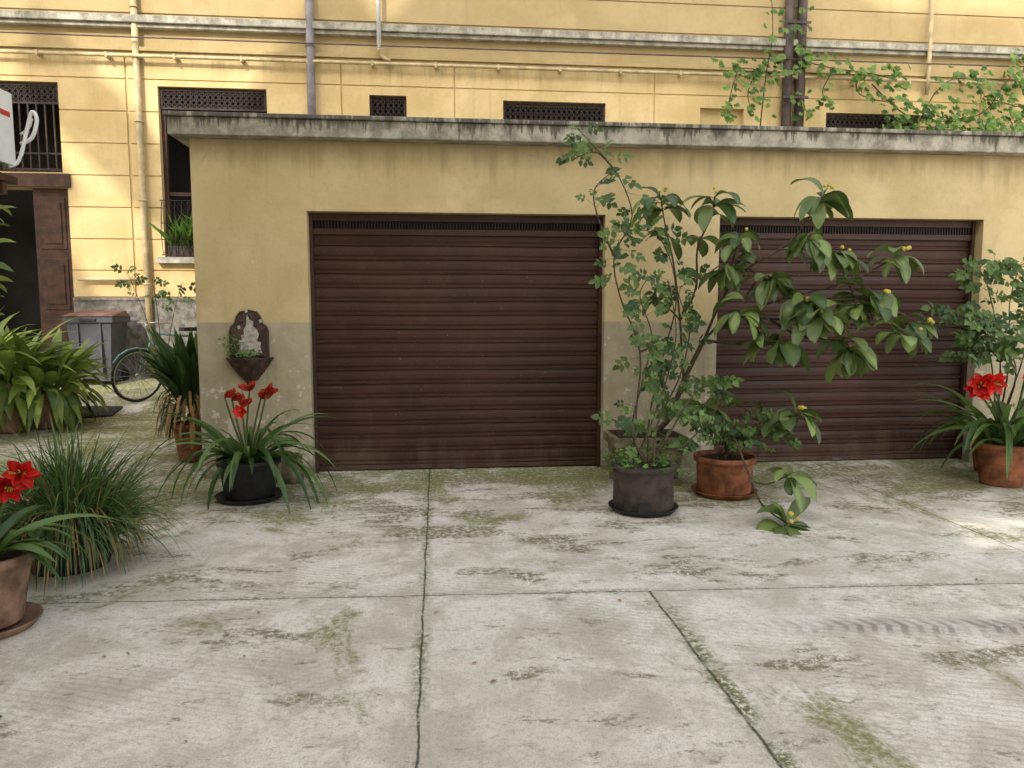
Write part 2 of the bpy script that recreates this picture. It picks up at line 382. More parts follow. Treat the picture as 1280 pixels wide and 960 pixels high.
x=WL[0]+.1
while x<WL[1]-.05: b.box(x-.011,x+.011,WY+.02,WY+.042,3.64,4.655,'iron'); x+=.125
b.box(WL[0],WL[1]-.02,WY+.018,WY+.044,3.9,3.925,'iron'); b.box(WL[0],WL[1]-.02,WY+.018,WY+.044,3.66,3.685,'iron')
b.build('window_grilles',ap)
b=B()
b.box(W1[0],W1[0]+.07,WY+.08,WY+.16,2.33,4.62,'wood'); b.box(W1[1]-.07,W1[1],WY+.08,WY+.16,2.33,4.62,'wood')
b.box(W1[0]+.071,W1[1]-.071,WY+.08,WY+.16,4.54,4.62,'wood'); b.box(-3.52,-3.43,WY+.08,WY+.16,2.33,4.539,'wood'); b.box(W1[0]+.071,-3.521,WY+.09,WY+.15,3.3,3.36,'wood')
b.box(WL[0],WL[1],WY+.2,WY+.26,3.62,3.72,'wood'); b.box(-6.75,-6.68,WY+.2,WY+.26,3.72,4.98,'wood')
b.box(W1[0]-.1,W1[1]+.1,WY-.14,WY+.07,2.23,2.328,'cornice')
b.box(-7.7,-5.66,WY-.06,WY+.25,3.392,3.6,'wood')
b.build('window_frames',ap,.005)
b=B()
b.box(-6.27,-5.715,WY+.06,WY+.11,.42,3.385,'wood')
for z0,z1 in ((.6,1.35),(1.5,2.3),(2.45,3.25)):
    b.box(-6.19,-5.80,WY+.045,WY+.062,z0,z1,'wood'); b.box(-6.13,-5.86,WY+.03,WY+.047,z0+.08,z1-.08,'wood')
b.box(-7.6,-7.45,WY+.06,WY+.11,.42,3.385,'wood'); b.build('door',ap,.006)
b=B()
for i in range(16): 
    x=W1[0]+.02+i*.1; b.tube([(x,WY-.13,2.34),(x,WY-.2,2.7),(x,WY-.12,3.2)],.006,.006,'iron',4,2)
for z_ in (2.36,2.6,2.85,3.2): b.tube([(W1[0],WY-.16,z_),(W1[1],WY-.16,z_)],.007,.007,'iron',4,1)
for k in range(26):
    for q in (1,-1):
        x=W1[0]+.02+k*.06; xe=x+q*.4
        if W1[0]<xe<W1[1]: b.tube([(x,WY-.15,2.36),(xe,WY-.15,3.18)],.003,.003,'iron',3,1)
b.build('window_basket',ap)
b=B(); b.box(-4.22,-3.2,WY-.12,WY+.05,2.335,2.5,'rustpot')
for i in range(130):
    b.leaf((U(-4.2,-3.2),WY-.06+U(-.05,.05),2.5),Vector((U(-.5,.5),U(-.6,.1),1)),U(.25,.65),.06,'herb',.9,4,roll=1.5,lv=U(.3,1))
b.build('window_box_plant')
# pipes
b=B()
b.tube([(-1.94,12.38,9.0),(-1.94,12.38,5.9),(-1.94,12.38,3.1)],.065,.065,'pipeG',10,1)
for z_ in (4.4,5.6): b.ring((-1.94,12.38,z_),(0,0,1),.07,.012,'pipeG',12,5)
b.build('drain_pipe')
b=B(); b.tube([(-4.57,12.41,9),(-4.57,12.41,2.9),(-4.55,12.41,.5)],.05,.05,'pipeY',10,1)
for z_ in (1.9,3.2,4.4,5.4,6.1): b.ring((-4.57,12.41,z_),(0,0,1),.055,.013,'pipeY',12,5)
b.build('drain_pipe.001')
b=B(); b.tube([(-.87,12.31,9),(-.87,12.31,5.6)],.035,.035,'white',8,1); b.tube([(-.87,12.31,5.6),(-.87,12.36,5.5),(-.7,12.38,5.42)],.03,.03,'pipeY',8,2); b.build('drain_pipe.002')
b=B()
for dx in (-.11,.11): b.tube([(5.97+dx,12.37,9),(5.97+dx,12.37,3.0)],.078,.078,'pipeD',10,1)
for z_ in (3.9,5.0,6.2): b.box(5.75,6.19,12.27,12.29,z_,z_+.04,'pipeD')
b.build('downpipe_pair')
b=B(); b.tube([(8.34,12.34,9),(8.34,12.34,5.55),(8.34,12.36,5.15)],.035,.035,'pipeY',8,1); b.build('drain_pipe.003')
b=B(); b.tube([(-14,12.36,5.37),(18,12.36,5.37)],.028,.028,'pipeY',8,1); b.tube([(-5.6,12.4,1.98),(-4.6,12.4,1.98)],.03,.03,'pipeY',8,1)
for i in range(32): b.box(-14+i,-13.97+i,12.33,12.47,5.33,5.41,'pipeY')
b.tube([(-14,12.3,5.66),(-2,12.3,5.62),(18,12.3,5.66)],.012,.012,'pipeD',5,6)
b.build('wall_conduit')
# ---------------------------------------------------------------- added unseen facade: blocks sun from the yard, leaves sun patches
ac=empty('sun_blocker_facade')
b=B()
b.wall(-12.6,3.2,0,17.5,-8.4,-8.0,[(-2.55,-.95,8.80,9.52)],'bwall')  # slot lets a sun patch through to the ground at right
b.prism([(-12.6,17.5),(3.2,17.5),(3.2,21.2),(-2.0,21.2),(-3.5,22.2),(-8.9,22.2),(-10.4,20.6),(-11.0,21.6),(-12.6,19.4)],-8.4,-8.0,'bwall')  # roofline shaped for diagonal sun edges on the rear wall
b.box(-24,-12.61,-8.4,-8.0,0,12.6,'bwall')
b.prism([(-24,12.61),(-14.7,12.61),(-15.3,14.6),(-14.5,15.7),(-15.6,17.6),(-15.2,18.3),(-16.9,20.6),(-17.9,18.3),(-20,21.5),(-24,21.5)],-8.4,-8.0,'bwall')  # gable shapes added to break up the sun on the left rear wall
b.prism([(-15.9,19.6),(-12.61,16.2),(-12.61,17.3),(-15.6,20.9)],-8.4,-8.0,'bwall')
b.prism([(-14.7,12.61),(-13.9,12.61),(-12.61,14.2),(-12.61,15.4)],-8.4,-8.0,'bwall')
b.build('walls',ac)
b=B()
for i in range(7):
    for j in range(5):
        x=-11+i*2; z=1+j*3.6
        if abs(x+1.8)<1.6 and abs(z-9)<2.2: continue
        b.box(x-.5,x+.5,-7.995,-7.95,z,z+1.8,'dark'); b.box(x-.6,x+.6,-7.995,-7.85,z-.12,z-.004,'cornice')
b.build('windows',ac)  # window panels only dress the added sun blocker
# ---------------------------------------------------------------- side wall left + AC
b=B(); b.box(-4.2,-3.95,-5,6.8,-.1,3.7,'gwall'); b.build('courtyard_side_wall')
b=B(); b.box(-3.9,-3.28,5.55,6.35,2.62,3.17,'white'); 
for i in range(14): b.box(-3.285,-3.272,5.6,6.05,2.68+i*.033,2.69+i*.033,'steel')
b.ring((-3.275,5.85,2.9),(1,0,0),.21,.012,'white'); b.box(-3.282,-3.274,6.17,6.3,2.98,3.02,'redp')
b.box(-3.95,-3.3,5.65,5.69,2.575,2.615,'steel'); b.box(-3.95,-3.3,6.2,6.24,2.575,2.615,'steel')
b.build('air_conditioner',None,.012)
b=B(); b.tube([S(26,180,6.4),S(40,172,6.4),S(46,150,6.4),S(40,140,6.4),S(34,160,6.4),S(24,200,6.35),S(10,208,6.3)],.015,.015,'white',8,5)
b.tube([S(26,168,6.42),S(36,160,6.42),S(40,148,6.42)],.01,.01,'white',6,4); b.build('air_conditioner_hose')
b=B(); b.box(-3.948,-3.35,5.2,6.5,2.5,2.56,'wood'); b.box(-3.948,-3.36,5.25,5.3,2.40,2.498,'wood'); b.box(-3.948,-3.36,6.3,6.36,2.40,2.498,'wood'); b.build('door_canopy',None,.006)
# ---------------------------------------------------------------- bin, bicycle, floor mat
c=G(115,483); b=B()
cx,cy,cz=c.x,c.y+.3,gz(c.y+.3)
hw=.32;hd=.3;Hh=.98
vs=[(cx+sx*hw*k,cy+sy*hd*k,cz+z) for z,k in ((.05,.80),(Hh,1.0)) for sx,sy in ((-1,-1),(1,-1),(1,1),(-1,1))]
b.add(vs,[(3,2,1,0),(4,5,6,7),(0,1,5,4),(1,2,6,5),(2,3,7,6),(3,0,4,7)],'binG')
b.box(cx-hw-.03,cx+hw+.03,cy-hd-.03,cy+hd+.03,cz+Hh-.05,cz+Hh+.04,'binG')
b.box(cx-.12,cx+.12,cy-hd-.05,cy-hd-.031,cz+Hh-.03,cz+Hh+.01,'black')
vs=[(cx-hw-.04,cy-hd-.05,cz+Hh+.042),(cx+hw+.04,cy-hd-.05,cz+Hh+.042),(cx+hw+.04,cy+hd,cz+Hh+.042),(cx-hw-.04,cy+hd,cz+Hh+.042),(cx-hw+.02,cy-hd+.03,cz+Hh+.08),(cx+hw-.02,cy-hd+.03,cz+Hh+.08),(cx+hw-.02,cy+hd,cz+Hh+.13),(cx-hw+.02,cy+hd,cz+Hh+.13)]
b.add(vs,[(3,2,1,0),(4,5,6,7),(0,1,5,4),(1,2,6,5),(2,3,7,6),(3,0,4,7)],'binL')
for sx in (-1,1): b.ring((cx+sx*(hw*.8+.03),cy+hd*.7,cz+.1),(1,0,0),.07,.03,'tyre',16,6)
for sx in (-.5,.5): b.box(cx+sx*hw-.015,cx+sx*hw+.015,cy-hd*.9-.045,cy-hd*.85,cz+.12,cz+Hh-.06,'binG')
b.tube([(cx-hw,cy+hd+.04,cz+Hh),(cx-hw,cy+hd+.1,cz+Hh),(cx+hw,cy+hd+.1,cz+Hh),(cx+hw,cy+hd+.04,cz+Hh)],.015,.015,'binG',6,1)
b.build('wheelie_bin',None,.01)
w1=G(174,503); w1=Vector((w1.x,w1.y,gz(w1.y)+.36)); dr=Vector((.62,.72,0)).normalized(); lean=Vector((-dr.y,dr.x,0))
w2=w1+dr*1.05; w2.z=gz(w2.y)+.36; ax=(lean+Vector((0,0,.12))).normalized()
b=B()
for w in (w1,w2):
    b.ring(w,ax,.34,.02,'tyre',36,6); b.ring(w,ax,.32,.011,'chrome',36,5); b.ring(w,ax,.02,.015,'chrome',10,5)
    e1=ax.cross(Vector((0,0,1))).normalized(); e2=ax.cross(e1)
    for i in range(18):
        t=2*math.pi*i/18; b.tube([w,w+(e1*math.cos(t)+e2*math.sin(t))*.32],.003,.003,'chrome',3,1)
up=Vector((0,0,1)); head=w1+dr*.18+up*.56; head2=w1+dr*.20+up*.44; bbk=w1+dr*.62+up*-.05; seat=w1+dr*.78+up*.55
b.tube([w1,head2,head],.016,.016,'bikeB',6,1); b.tube([head,seat-up*.05],.018,.018,'bikeB',6,1); b.tube([head2,bbk],.02,.02,'bikeB',6,1)
b.tube([bbk,seat],.016,.016,'bikeB',6,1); b.tube([bbk,w2],.01,.01,'bikeB',6,1); b.tube([seat-up*.08,w2],.01,.01,'bikeB',6,1)
hb=head+up*.14-dr*.04; b.tube([head,hb],.013,.013,'chrome',6,1)
b.tube([hb+lean*.27+dr*.16,hb+lean*.2,hb,hb-lean*.2,hb-lean*.27+dr*.16],.012,.012,'chrome',6,4)
b.obox(seat+up*.05,dr*.13,lean*.07,up*.025,'black'); b.tube([seat,seat+up*.04],.012,.012,'chrome',6,1)
for w in (w1,w2):
    pts=[w+dr*(.365*math.cos(t))+up*(.365*math.sin(t)) for t in [math.radians(q) for q in range(30,151,20)]]
    b.tube(pts,.012,.012,'bikeB',6,1)
b.ring(bbk,ax,.09,.006,'chrome',20,5); b.tube([bbk,bbk+Vector((0,0,-.17))+lean*.06],.01,.01,'chrome',5,1); b.tube([bbk,bbk+Vector((0,0,.17))-lean*.06],.01,.01,'chrome',5,1)
b.build('bicycle')
b=B(); q=[G(76,525),G(140,521),G(154,510),G(100,510)]
b.add([p+Vector((0,0,.004)) for p in q]+[p+Vector((0,0,.028)) for p in q],[(3,2,1,0),(4,5,6,7),(0,1,5,4),(1,2,6,5),(2,3,7,6),(3,0,4,7)],'mat'); b.build('doormat',None,.006)
# ---------------------------------------------------------------- wall basin
par=empty('wall_fountain'); c=S(312,430,6.69); cx=c.x
b=B(); zt=S(312,387,6.7).z; zb=S(312,448,6.7).z; hw=.165; H=zt-zb
out=[(-1,0),(1,0),(1,.55),(.92,.66),(.72,.72),(.62,.86),(.42,.96),(0,1.0),(-.42,.96),(-.62,.86),(-.72,.72),(-.92,.66),(-1,.55)]
b.prism([(cx+x*hw,zb+z*H) for x,z in out],6.665,6.699,'iron2')
b.prism([(cx+x*hw*.86,zb+.02+z*H*.90) for x,z in out],6.648,6.6645,'iron2')
pp=[(-.62,.08),(-.35,.12),(-.2,.02),(.05,.1),(.3,.06),(.5,.14),(.70,.1),(.60,.24),(.64,.34),(.44,.36),(.56,.5),(.42,.62),(.26,.66),(.30,.76),(.10,.80),(-.02,.9),(-.1,.66),(-.22,.6),(-.2,.5),(-.36,.48),(-.3,.38),(-.5,.38),(-.45,.22)]
b.prism([(cx+x*hw,zb+z*H) for x,z in pp],6.645,6.6475,'peel')
for x,z in ((-.5,.6),(.6,.72),(-.1,.93)): b.prism([(cx+(x+dx)*hw,zb+(z+dz)*H) for dx,dz in ((0,0),(.12,.02),(.1,.09),(-.03,.07))],6.645,6.6475,'peel')
b.build('backplate',par)
b=B(); prof=[(.02,-.20),(.06,-.19),(.10,-.14),(.155,-.07),(.185,-.02),(.20,0),(.205,.012),(.19,.012),(.17,-.01),(.12,-.06),(.02,-.07)]
vs=[];fs=[];n=14
for r,z_ in prof:
    for k in range(n):
        t=math.pi+math.pi*k/(n-1); vs.append((cx+r*math.cos(t),6.695+r*.95*math.sin(t),zb+z_))
for i in range(len(prof)-1):
    for k in range(n-1): fs.append((i*n+k,i*n+k+1,(i+1)*n+k+1,(i+1)*n+k))
b.add(vs,fs,'iron2',.5,True); b.ball((cx,6.66,zb-.21),.03,'iron2'); b.build('bowl',par)
b=B()
for i in range(110):
    p=Vector((cx-.05+U(-.12,.14),6.60+U(-.05,.05),zb+.01)); q=p+Vector((U(-.08,.03),U(-.05,.03),U(.02,.20)*(1 if p.x<cx-.04 else .3)))
    if i%4==0: b.tube([p,q],.002,.0015,'stem',3,1)
    b.leaf(q,rdir(0,1),U(.02,.04),.022,'herb',.5,2,shape='ovate',roll=1.5)
b.build('trailing_plant',par)
# ---------------------------------------------------------------- plant kit
def pot(b,c,r,h,mat,saucer=None,rim=.025,taper=.72):
    prof=[(r*taper*.2,.0),(r*taper,.0),(r*(taper+.02),.01),(r*.96,h-rim*1.9),(r*.97,h-rim*1.8),(r+.012,h-rim*1.7),(r+.015,h),(r-.01,h+.002),(r-.025,h-.03)]
    c=(c[0],c[1],c[2]+(.03 if saucer else .002))
    b.lathe(c,prof,mat); b.lathe(c,[(r-.024,h-.035),(r*.5,h-.03),(.005,h-.025)],'soil')
    if saucer: b.lathe((c[0],c[1],c[2]-.028),[(.01,0),(r*.98,0),(r*1.12,.035),(r*1.14,.04),(r*1.1,.042),(r*.95,.012),(.01,.012)],saucer)
    return Vector((c[0],c[1],c[2]+h-.03))
def flower(b,p,d,s,mat='red',open_=.8):
    d=Vector(d).normalized(); a=d.cross(Vector((0,0,1))); a=a.normalized() if a.length>.1 else Vector((1,0,0)); c=d.cross(a)
    for i in range(6):
        t=i*math.pi/3+U(-.1,.1); rd=a*math.cos(t)+c*math.sin(t)
        dd=(d*(1.1-open_*.6)+rd*open_).normalized()
        b.leaf(p,dd,s*U(.9,1.1),s*.55,mat,.35,5,.3,'lance',side=dd.cross(d))
    for i in range(4): b.tube([p,p+d*s*.8+rdir(-1,1)*s*.1],.0015,.002,'yellow',3,1)
def straps(b,c,n,L0,L1,W,mat='strap',spread=.06,rise=(.7,2.2),droop=(1.2,2.6),xs=1):
    for i in range(n):
        t=i*2.399+U(-.3,.3); d=Vector((math.cos(t)*xs,math.sin(t),U(*rise)))
        b.leaf(c+Vector((math.cos(t)*spread*R(),math.sin(t)*spread*R(),-.01)),d,U(L0,L1),W*U(.7,1.15),mat,U(*droop),9,.35,'strap',roll=.6)
def compound(b,p,d,s,mat='rose',n=5):
    d=d.normalized(); d.z-=.35; d.normalize()
    nr=Vector((U(-.7,.7),-1,U(-.2,1.1))).normalized(); sd=d.cross(nr)
    sd=sd.normalized() if sd.length>.15 else Vector((1,0,0)); lv=R()
    b.leaf(p+d*s*1.5,d,s*1.1,s*.8,mat,.4,3,.2,'ovate',lv,side=sd,roll=.5)
    for k in range((n-1)//2):
        for q in (1,-1):
            dd=(d*.45+sd*q).normalized(); s2=dd.cross(nr); b.leaf(p+d*s*(1.2-k*.8),dd,s,s*.72,mat,.4,3,.2,'ovate',lv+U(-.1,.1),side=s2,roll=.5)
def shoots(b,pts,mat='rose',r0=.008,r1=.003,dens=14,s=.05,skip=.0,spread=1,bark='bark',nl=5):
    P=b.tube(pts,r0,r1,bark,5,5)
    L=sum((P[i+1]-P[i]).length for i in range(len(P)-1)); N_=int(L*dens)
    for i in range(N_):
        t=skip+(1-skip)*R(); k=min(int(t*(len(P)-1)),len(P)-2); p=P[k].lerp(P[k+1],R())
        d=rdir(-.3,.8); pe=p+d*U(.02,.11)*spread
        b.tube([p,pe],.002,.0015,'stem',3,1); compound(b,pe,d,s*U(.6,1.25),mat,nl)
def rosette(b,p,ax,n,L,W,mat='loquat',droop=1.6,fruit=0):
    p=Vector(p); ax=Vector(ax).normalized()
    for i in range(n):
        t=i*2.399+U(-.3,.3); rd=Vector((math.cos(t),math.sin(t)*.9-.1,0)); rd=(rd-ax*rd.dot(ax)*.6)
        d=ax*U(-.1,.9)+rd
        b.leaf(p-ax*U(0,.09),d,L*U(.6,1.12),W*U(.8,1.1),mat,droop*U(.6,1.9),8,.30,'loq',roll=.9,rib=.28)
    for i in range(fruit): b.ball(p+ax*.04+Vector((U(-.035,.035),U(-.05,.01),U(.0,.05))),U(.013,.02),'yellow')
# --- foreground left amaryllis
b=B(); c=pot(b,(-2.13,3.62,0),.2,.33,'terra2','terra2'); straps(b,c,38,.35,.68,.055,droop=(1.2,3.6)); 
for u,v in ((28,592),(10,606)):
    p=S(u,v,3.5); b.tube([c,(c+p)/2+Vector((0,0,.05)),p],.011,.009,'stem',6)
    for k in range(3): flower(b,p,Vector((U(-.7,1),-1,U(-.3,.5))),.085)
b.build('potted_amaryllis')
# --- grass clump
b=B(); g=Vector((-2.16,4.5,0)); b.lathe((g.x,g.y,.0),[(.02,.0),(.2,.0),(.24,.1),(.22,.13),(.02,.13)],'black')
for i in range(1300):
    t=U(0,6.283); r=.24*math.sqrt(R()); p=g+Vector((math.cos(t)*r,math.sin(t)*r,.15+.2*(1-r/.25)))
    d=Vector((math.cos(t)*(r*3.6+U(-.4,.6)),math.sin(t)*(r*3.6+U(-.4,.6)),U(.7,2.0)))
    b.leaf(p,d,U(.25,.62),.0095,'dry' if R()<.04 else 'grass',U(.6,3.0),6,.2,'strap',roll=1)
for i in range(500):
    t=U(0,6.283); r=.22+.04*R(); p=g+Vector((math.cos(t)*r,math.sin(t)*r,U(.15,.4)))
    b.leaf(p,Vector((math.cos(t),math.sin(t),.3)),U(.2,.38),.008,'dry' if R()<.4 else 'grass',U(3.5,6),5,.2,'strap',roll=1)
b.build('ornamental_grass')
# --- clivia mass left back
def broad(b,c,n,L0,L1,W,mat,spread=.25,rise=(.7,2.4),droop=(.8,2.2)):
    for i in range(n):
        t=U(0,6.283); r=spread*math.sqrt(R()); p=c+Vector((math.cos(t)*r,math.sin(t)*r,U(-.05,.05)))
        b.leaf(p,Vector((math.cos(t),math.sin(t),U(*rise))),U(L0,L1),W*U(.7,1.1),mat,U(*droop),8,.25,'petio',roll=.7,rib=.15)
b=B()
for u,v,yy,n,ph,l in ((12,520,8.7,80,.55,1.0),(58,512,8.9,70,.40,.8),(-40,520,8.5,60,.55,1.0)):
    p=S(u,v,yy); p.z=gz(yy); c=pot(b,p,.22,ph,'terra2'); broad(b,c,n,.6*l,1.1*l,.14,'clivia',.22,(.5,3.4),(.8,2.6))
    broad(b,c,45,.4,.7,.12,'clivia',.2,(.0,.8),(1.8,3.6)); broad(b,c-Vector((0,0,.2)),25,.3,.5,.10,'clivia',.22,(.0,.8),(1.8,3.6))
b.build('clivia_plants')
b=B()
P=b.tube([G(-5,640),S(-10,520,5.3),S(-14,420,5.3),S(-18,330,5.3),S(-10,255,5.3)],.012,.005,'bark')
for i in range(34):
    p=P[random.randrange(6,len(P))]; b.leaf(p,rdir(-.2,1),U(.12,.2),.05,'clivia',1,5,roll=1)
b.build('shrub')
# --- aspidistra by garage corner
b=B()
p=Vector((-2.36,7.35,gz(7.35))); c=pot(b,p,.17,.36,'terra'); 
c2=c+Vector((0,0,.22)); broad(b,c2,95,.45,.80,.10,'aspid',.12,(1.6,4.5),(.4,1.6))
for i in range(170):
    t=U(0,6.28); b.leaf(c+Vector((math.cos(t)*.13,math.sin(t)*.13,U(.0,.35))),Vector((math.cos(t),math.sin(t),U(.2,1))),U(.22,.40),.03,'dry' if R()<.75 else 'aspid',U(4,6),5,roll=1)
b.build('potted_aspidistra')
b=B(); p=Vector((-2.36,8.15,gz(8.15))); c=pot(b,p,.16,.40,'terra'); broad(b,c,60,.6,.95,.09,'aspid',.12,(1.6,4),(.4,1.8)); b.build('potted_aspidistra.001')
b=B()
for u1,v1 in ((158,338),(190,345),(228,352)):
    shoots(b,[S(205,470,9.3),S((205+u1)/2,395,9.3),S(u1,v1,9.3+U(-.2,.2))],'rose',.006,.002,7,.055,.6)
b.build('rose_bush.002')
# --- amaryllis black pot left of door
b=B(); c=pot(b,(-1.50,6.0,0),.235,.30,'black','black',taper=.8); straps(b,c,60,.45,.95,.055,spread=.12,rise=(.4,2.2),droop=(1.2,3.6))
for u,v in ((290,500),(312,488),(326,498),(302,508),(281,497),(333,492)):
    p=S(u,v,5.95+U(-.1,.1)); b.tube([c,(c+p)/2+Vector((U(-.02,.02),0,0)),p],.010,.007,'stem',6)
    for k in range(2): flower(b,p,Vector((U(-1,1),U(-.5,.4),U(.4,1))),.10,'orange',.16)
flower(b,S(302,515,5.75),(0,-1,.3),.08,'red',.7)
b.build('potted_amaryllis.001')
b=B(); b.lathe((-1.27,6.55,0),[(.01,.0),(.09,0),(.10,.08),(.085,.2),(.09,.24),(.06,.25),(.05,.2),(.01,.2)],'stone',14)
for i in range(40): b.leaf((-1.27+U(-.08,.08),6.52+U(-.08,.05),.23),rdir(0,1.5),U(.04,.12),.02,'herb',1,3)
b.build('stone_pot')
# --- square planter with loquat
lo=empty('loquat_tree')
b=B(); px=S(805,575,6.3).x
def frustum(b,cx,cy,z0,z1,w0,w1,mat):
    vs=[(cx+sx*w,cy+sy*w*.7,z) for z,w in ((z0,w0),(z1,w1)) for sx,sy in ((-1,-1),(1,-1),(1,1),(-1,1))]
    b.add(vs,[(3,2,1,0),(4,5,6,7),(0,1,5,4),(1,2,6,5),(2,3,7,6),(3,0,4,7)],mat)
frustum(b,px,6.28,0,.05,.27,.27,'stone'); frustum(b,px,6.28,.051,.34,.24,.29,'stone'); frustum(b,px,6.28,.341,.42,.32,.32,'stone'); frustum(b,px,6.28,.421,.43,.28,.28,'soil')
b.build('planter',lo,.012)
b=B()
root=Vector((px+.08,6.28,.42)); k1=S(855,475,6.2); k2=S(880,425,6.1)
b.tube([root,S(838,520,6.25),k1,k2],.028,.02,'bark',8)
A=S(850,400,6.15)
br=[
 ([k1,S(852,440,6.2),A,S(842,330,6.1),S(832,285,6.05),S(826,248,6.0)],9,.32,3),
 ([A,S(870,360,6.2),S(872,310,6.2),S(890,270,6.1),S(893,246,6.05)],10,.32,3),
 ([k2,S(905,370,6.0),S(935,335,5.85),S(985,305,5.8),S(1012,270,5.7),S(1031,243,5.7)],11,.31,3),
 ([S(985,305,5.8),S(1010,308,5.7),S(1046,318,5.6)],12,.31,3),
 ([k2,S(915,395,5.9),S(985,372,5.8),S(1060,352,5.7),S(1126,318,5.6)],9,.27,3),
 ([S(985,372,5.8),S(1040,375,5.6),S(1098,371,5.5)],12,.31,3),
 ([S(915,395,5.9),S(960,398,5.7),S(1040,402,5.5),S(1110,388,5.4),S(1150,405,5.35)],8,.24,3),
 ([S(960,398,5.7),S(1000,420,5.6),S(1040,425,5.45),S(1066,440,5.4)],13,.34,0),
 ([S(1040,402,5.5),S(1090,410,5.4),S(1142,420,5.3)],8,.26,3),
 ([k2,S(920,430,5.8),S(950,425,5.6),S(978,430,5.5)],14,.34,0),
 ([S(935,335,5.85),S(950,345,5.7),S(965,352,5.6)],12,.31,0),
 ([S(985,372,5.8),S(1000,370,5.6),S(1008,380,5.5)],13,.33,3),
 ([k1,S(880,480,6.0),S(920,500,5.8),S(960,535,5.6),S(998,516,5.4)],11,.32,3),
 ([k1,S(868,500,6.1),S(880,510,5.9)],8,.30,0),
 ([S(905,370,6.0),S(912,340,5.9),S(925,296,5.8)],8,.26,1),
 ([S(1012,270,5.7),S(1020,280,5.6),S(1010,302,5.5)],10,.30,0),
 ([S(950,345,5.7),S(930,375,5.7),S(925,395,5.6)],10,.31,0),
 ([S(1000,420,5.6),S(1010,400,5.5),S(1025,395,5.4)],12,.32,2),
 ([S(935,335,5.85),S(920,325,5.8),S(905,340,5.8)],6,.25,0),
 ([S(1060,352,5.7),S(1065,365,5.6),S(1072,385,5.5)],9,.28,0),
 ([A,S(835,385,6.0),S(812,372,5.9)],6,.2,0),
]
for pl,n,L,fr in br:
    P=b.tube(pl,.013 if len(pl)>3 else .008,.005,'bark',6)
    ax=(P[-1]-P[-4]).normalized()+Vector((0,-.3,.4)); rosette(b,P[-1],ax,n+1,L,L*.40,fruit=fr)
    for q in (.55,.75,.88):
        p=P[int(len(P)*q)]
        for i in range(3):
            if R()<.6: b.leaf(p,rdir(-.2,.9),L*U(.6,1),L*.36,'loquat',2.0,7,.28,'loq',roll=1,rib=.25)
b.build('crown',lo)
# --- climbing rose in the dark tin pot
b=B(); c0=(S(805,640,5.33).x,5.36,0); c=pot(b,c0,.23,.33,'rustpot','black',taper=.97)
b.box(c0[0]-.10,c0[0]-.02,5.36-.235,5.36-.228,.04,.10,'black')
st=[([(0,0),(795,520,5.5),(800,440,5.6),(775,370,5.7),(768,320,5.8),(790,270,5.8),(770,215,5.8),(735,175,5.8),(722,160,5.8)],.12),
 ([(0,0),(812,520,5.6),(830,440,5.8),(845,380,5.9),(838,325,5.9),(815,290,5.9),(770,290,5.9)],.1),
 ([(0,0),(822,530,5.5),(850,470,5.7),(862,410,5.8),(850,360,5.9),(905,335,5.9)],.15),
 ([(0,0),(790,540,5.4),(805,470,5.5),(815,420,5.6),(800,370,5.7),(812,345,5.7)],.2),
 ([(0,0),(835,545,5.4),(870,490,5.6),(905,480,5.6)],.3),
 ([(0,0),(785,545,5.4),(768,525,5.4),(755,528,5.4)],.3),
 ([(768,320,5.8),(752,285,5.8),(742,240,5.8),(765,215,5.7)],.0),
 ([(770,215,5.8),(745,190,5.8),(715,200,5.8)],.3),
 ([(800,440,5.6),(830,430,5.6),(850,445,5.5)],.0),
 ([(0,0),(825,500,5.6),(845,420,5.7),(835,350,5.7)],.35),
 ([(0,0),(850,560,5.5),(890,520,5.6),(915,470,5.7)],.3)]
for pl,sk in st:
    pts=[(c+Vector((U(-.08,.08),U(-.08,.08),0))) if q[0]==0 else S(*q) for q in pl]
    shoots(b,pts,'rose',.009,.003,15,.06,sk)
for i in range(70):
    t=U(0,6.28); p=c+Vector((math.cos(t)*.2*R(),math.sin(t)*.2*R(),.0)); q=p+Vector((math.cos(t)*.12,math.sin(t)*.12,U(-.02,.12))); b.tube([p,q],.002,.002,'stem',3,1)
    for k in range(3): b.leaf(q,rdir(0,.6),U(.03,.055),.042,'herb',.8,2,shape='ovate',roll=1)
b.build('climbing_rose')
# --- terracotta pot: small flowering shrub + low loquat shoot
b=B(); c=pot(b,(S(905,600,5.78).x,5.78,0),.235,.29,'terra','terra',taper=.9)
for i in range(16):
    e=c+Vector((U(-.25,.4),U(-.3,.15),U(.1,.42))); shoots(b,[c+Vector((U(-.1,.1),U(-.1,.1),0)),(c+e)/2+Vector((0,0,.08)),e],'rose',.005,.002,24,.04,.3)
    if R()<.4:
        for k in range(4): b.leaf(e+rdir(0,1)*.03,rdir(0,1),.02,.016,'orange',.3,2)
b.build('potted_flowering_shrub')
b=B()
P=b.tube([c,S(915,545,5.6),S(935,590,5.2),S(952,630,4.95),S(985,655,4.8)],.010,.006,'bark',6)
rosette(b,P[-1],(.3,-.3,.5),14,.31,.12,droop=1.2,fruit=4)
rosette(b,S(992,590,5.0),(.4,-.2,.6),8,.29,.10,droop=1.2); b.tube([P[9],S(960,605,5.1),S(992,590,5.0)],.006,.005,'bark')
b.build('loquat_sapling')
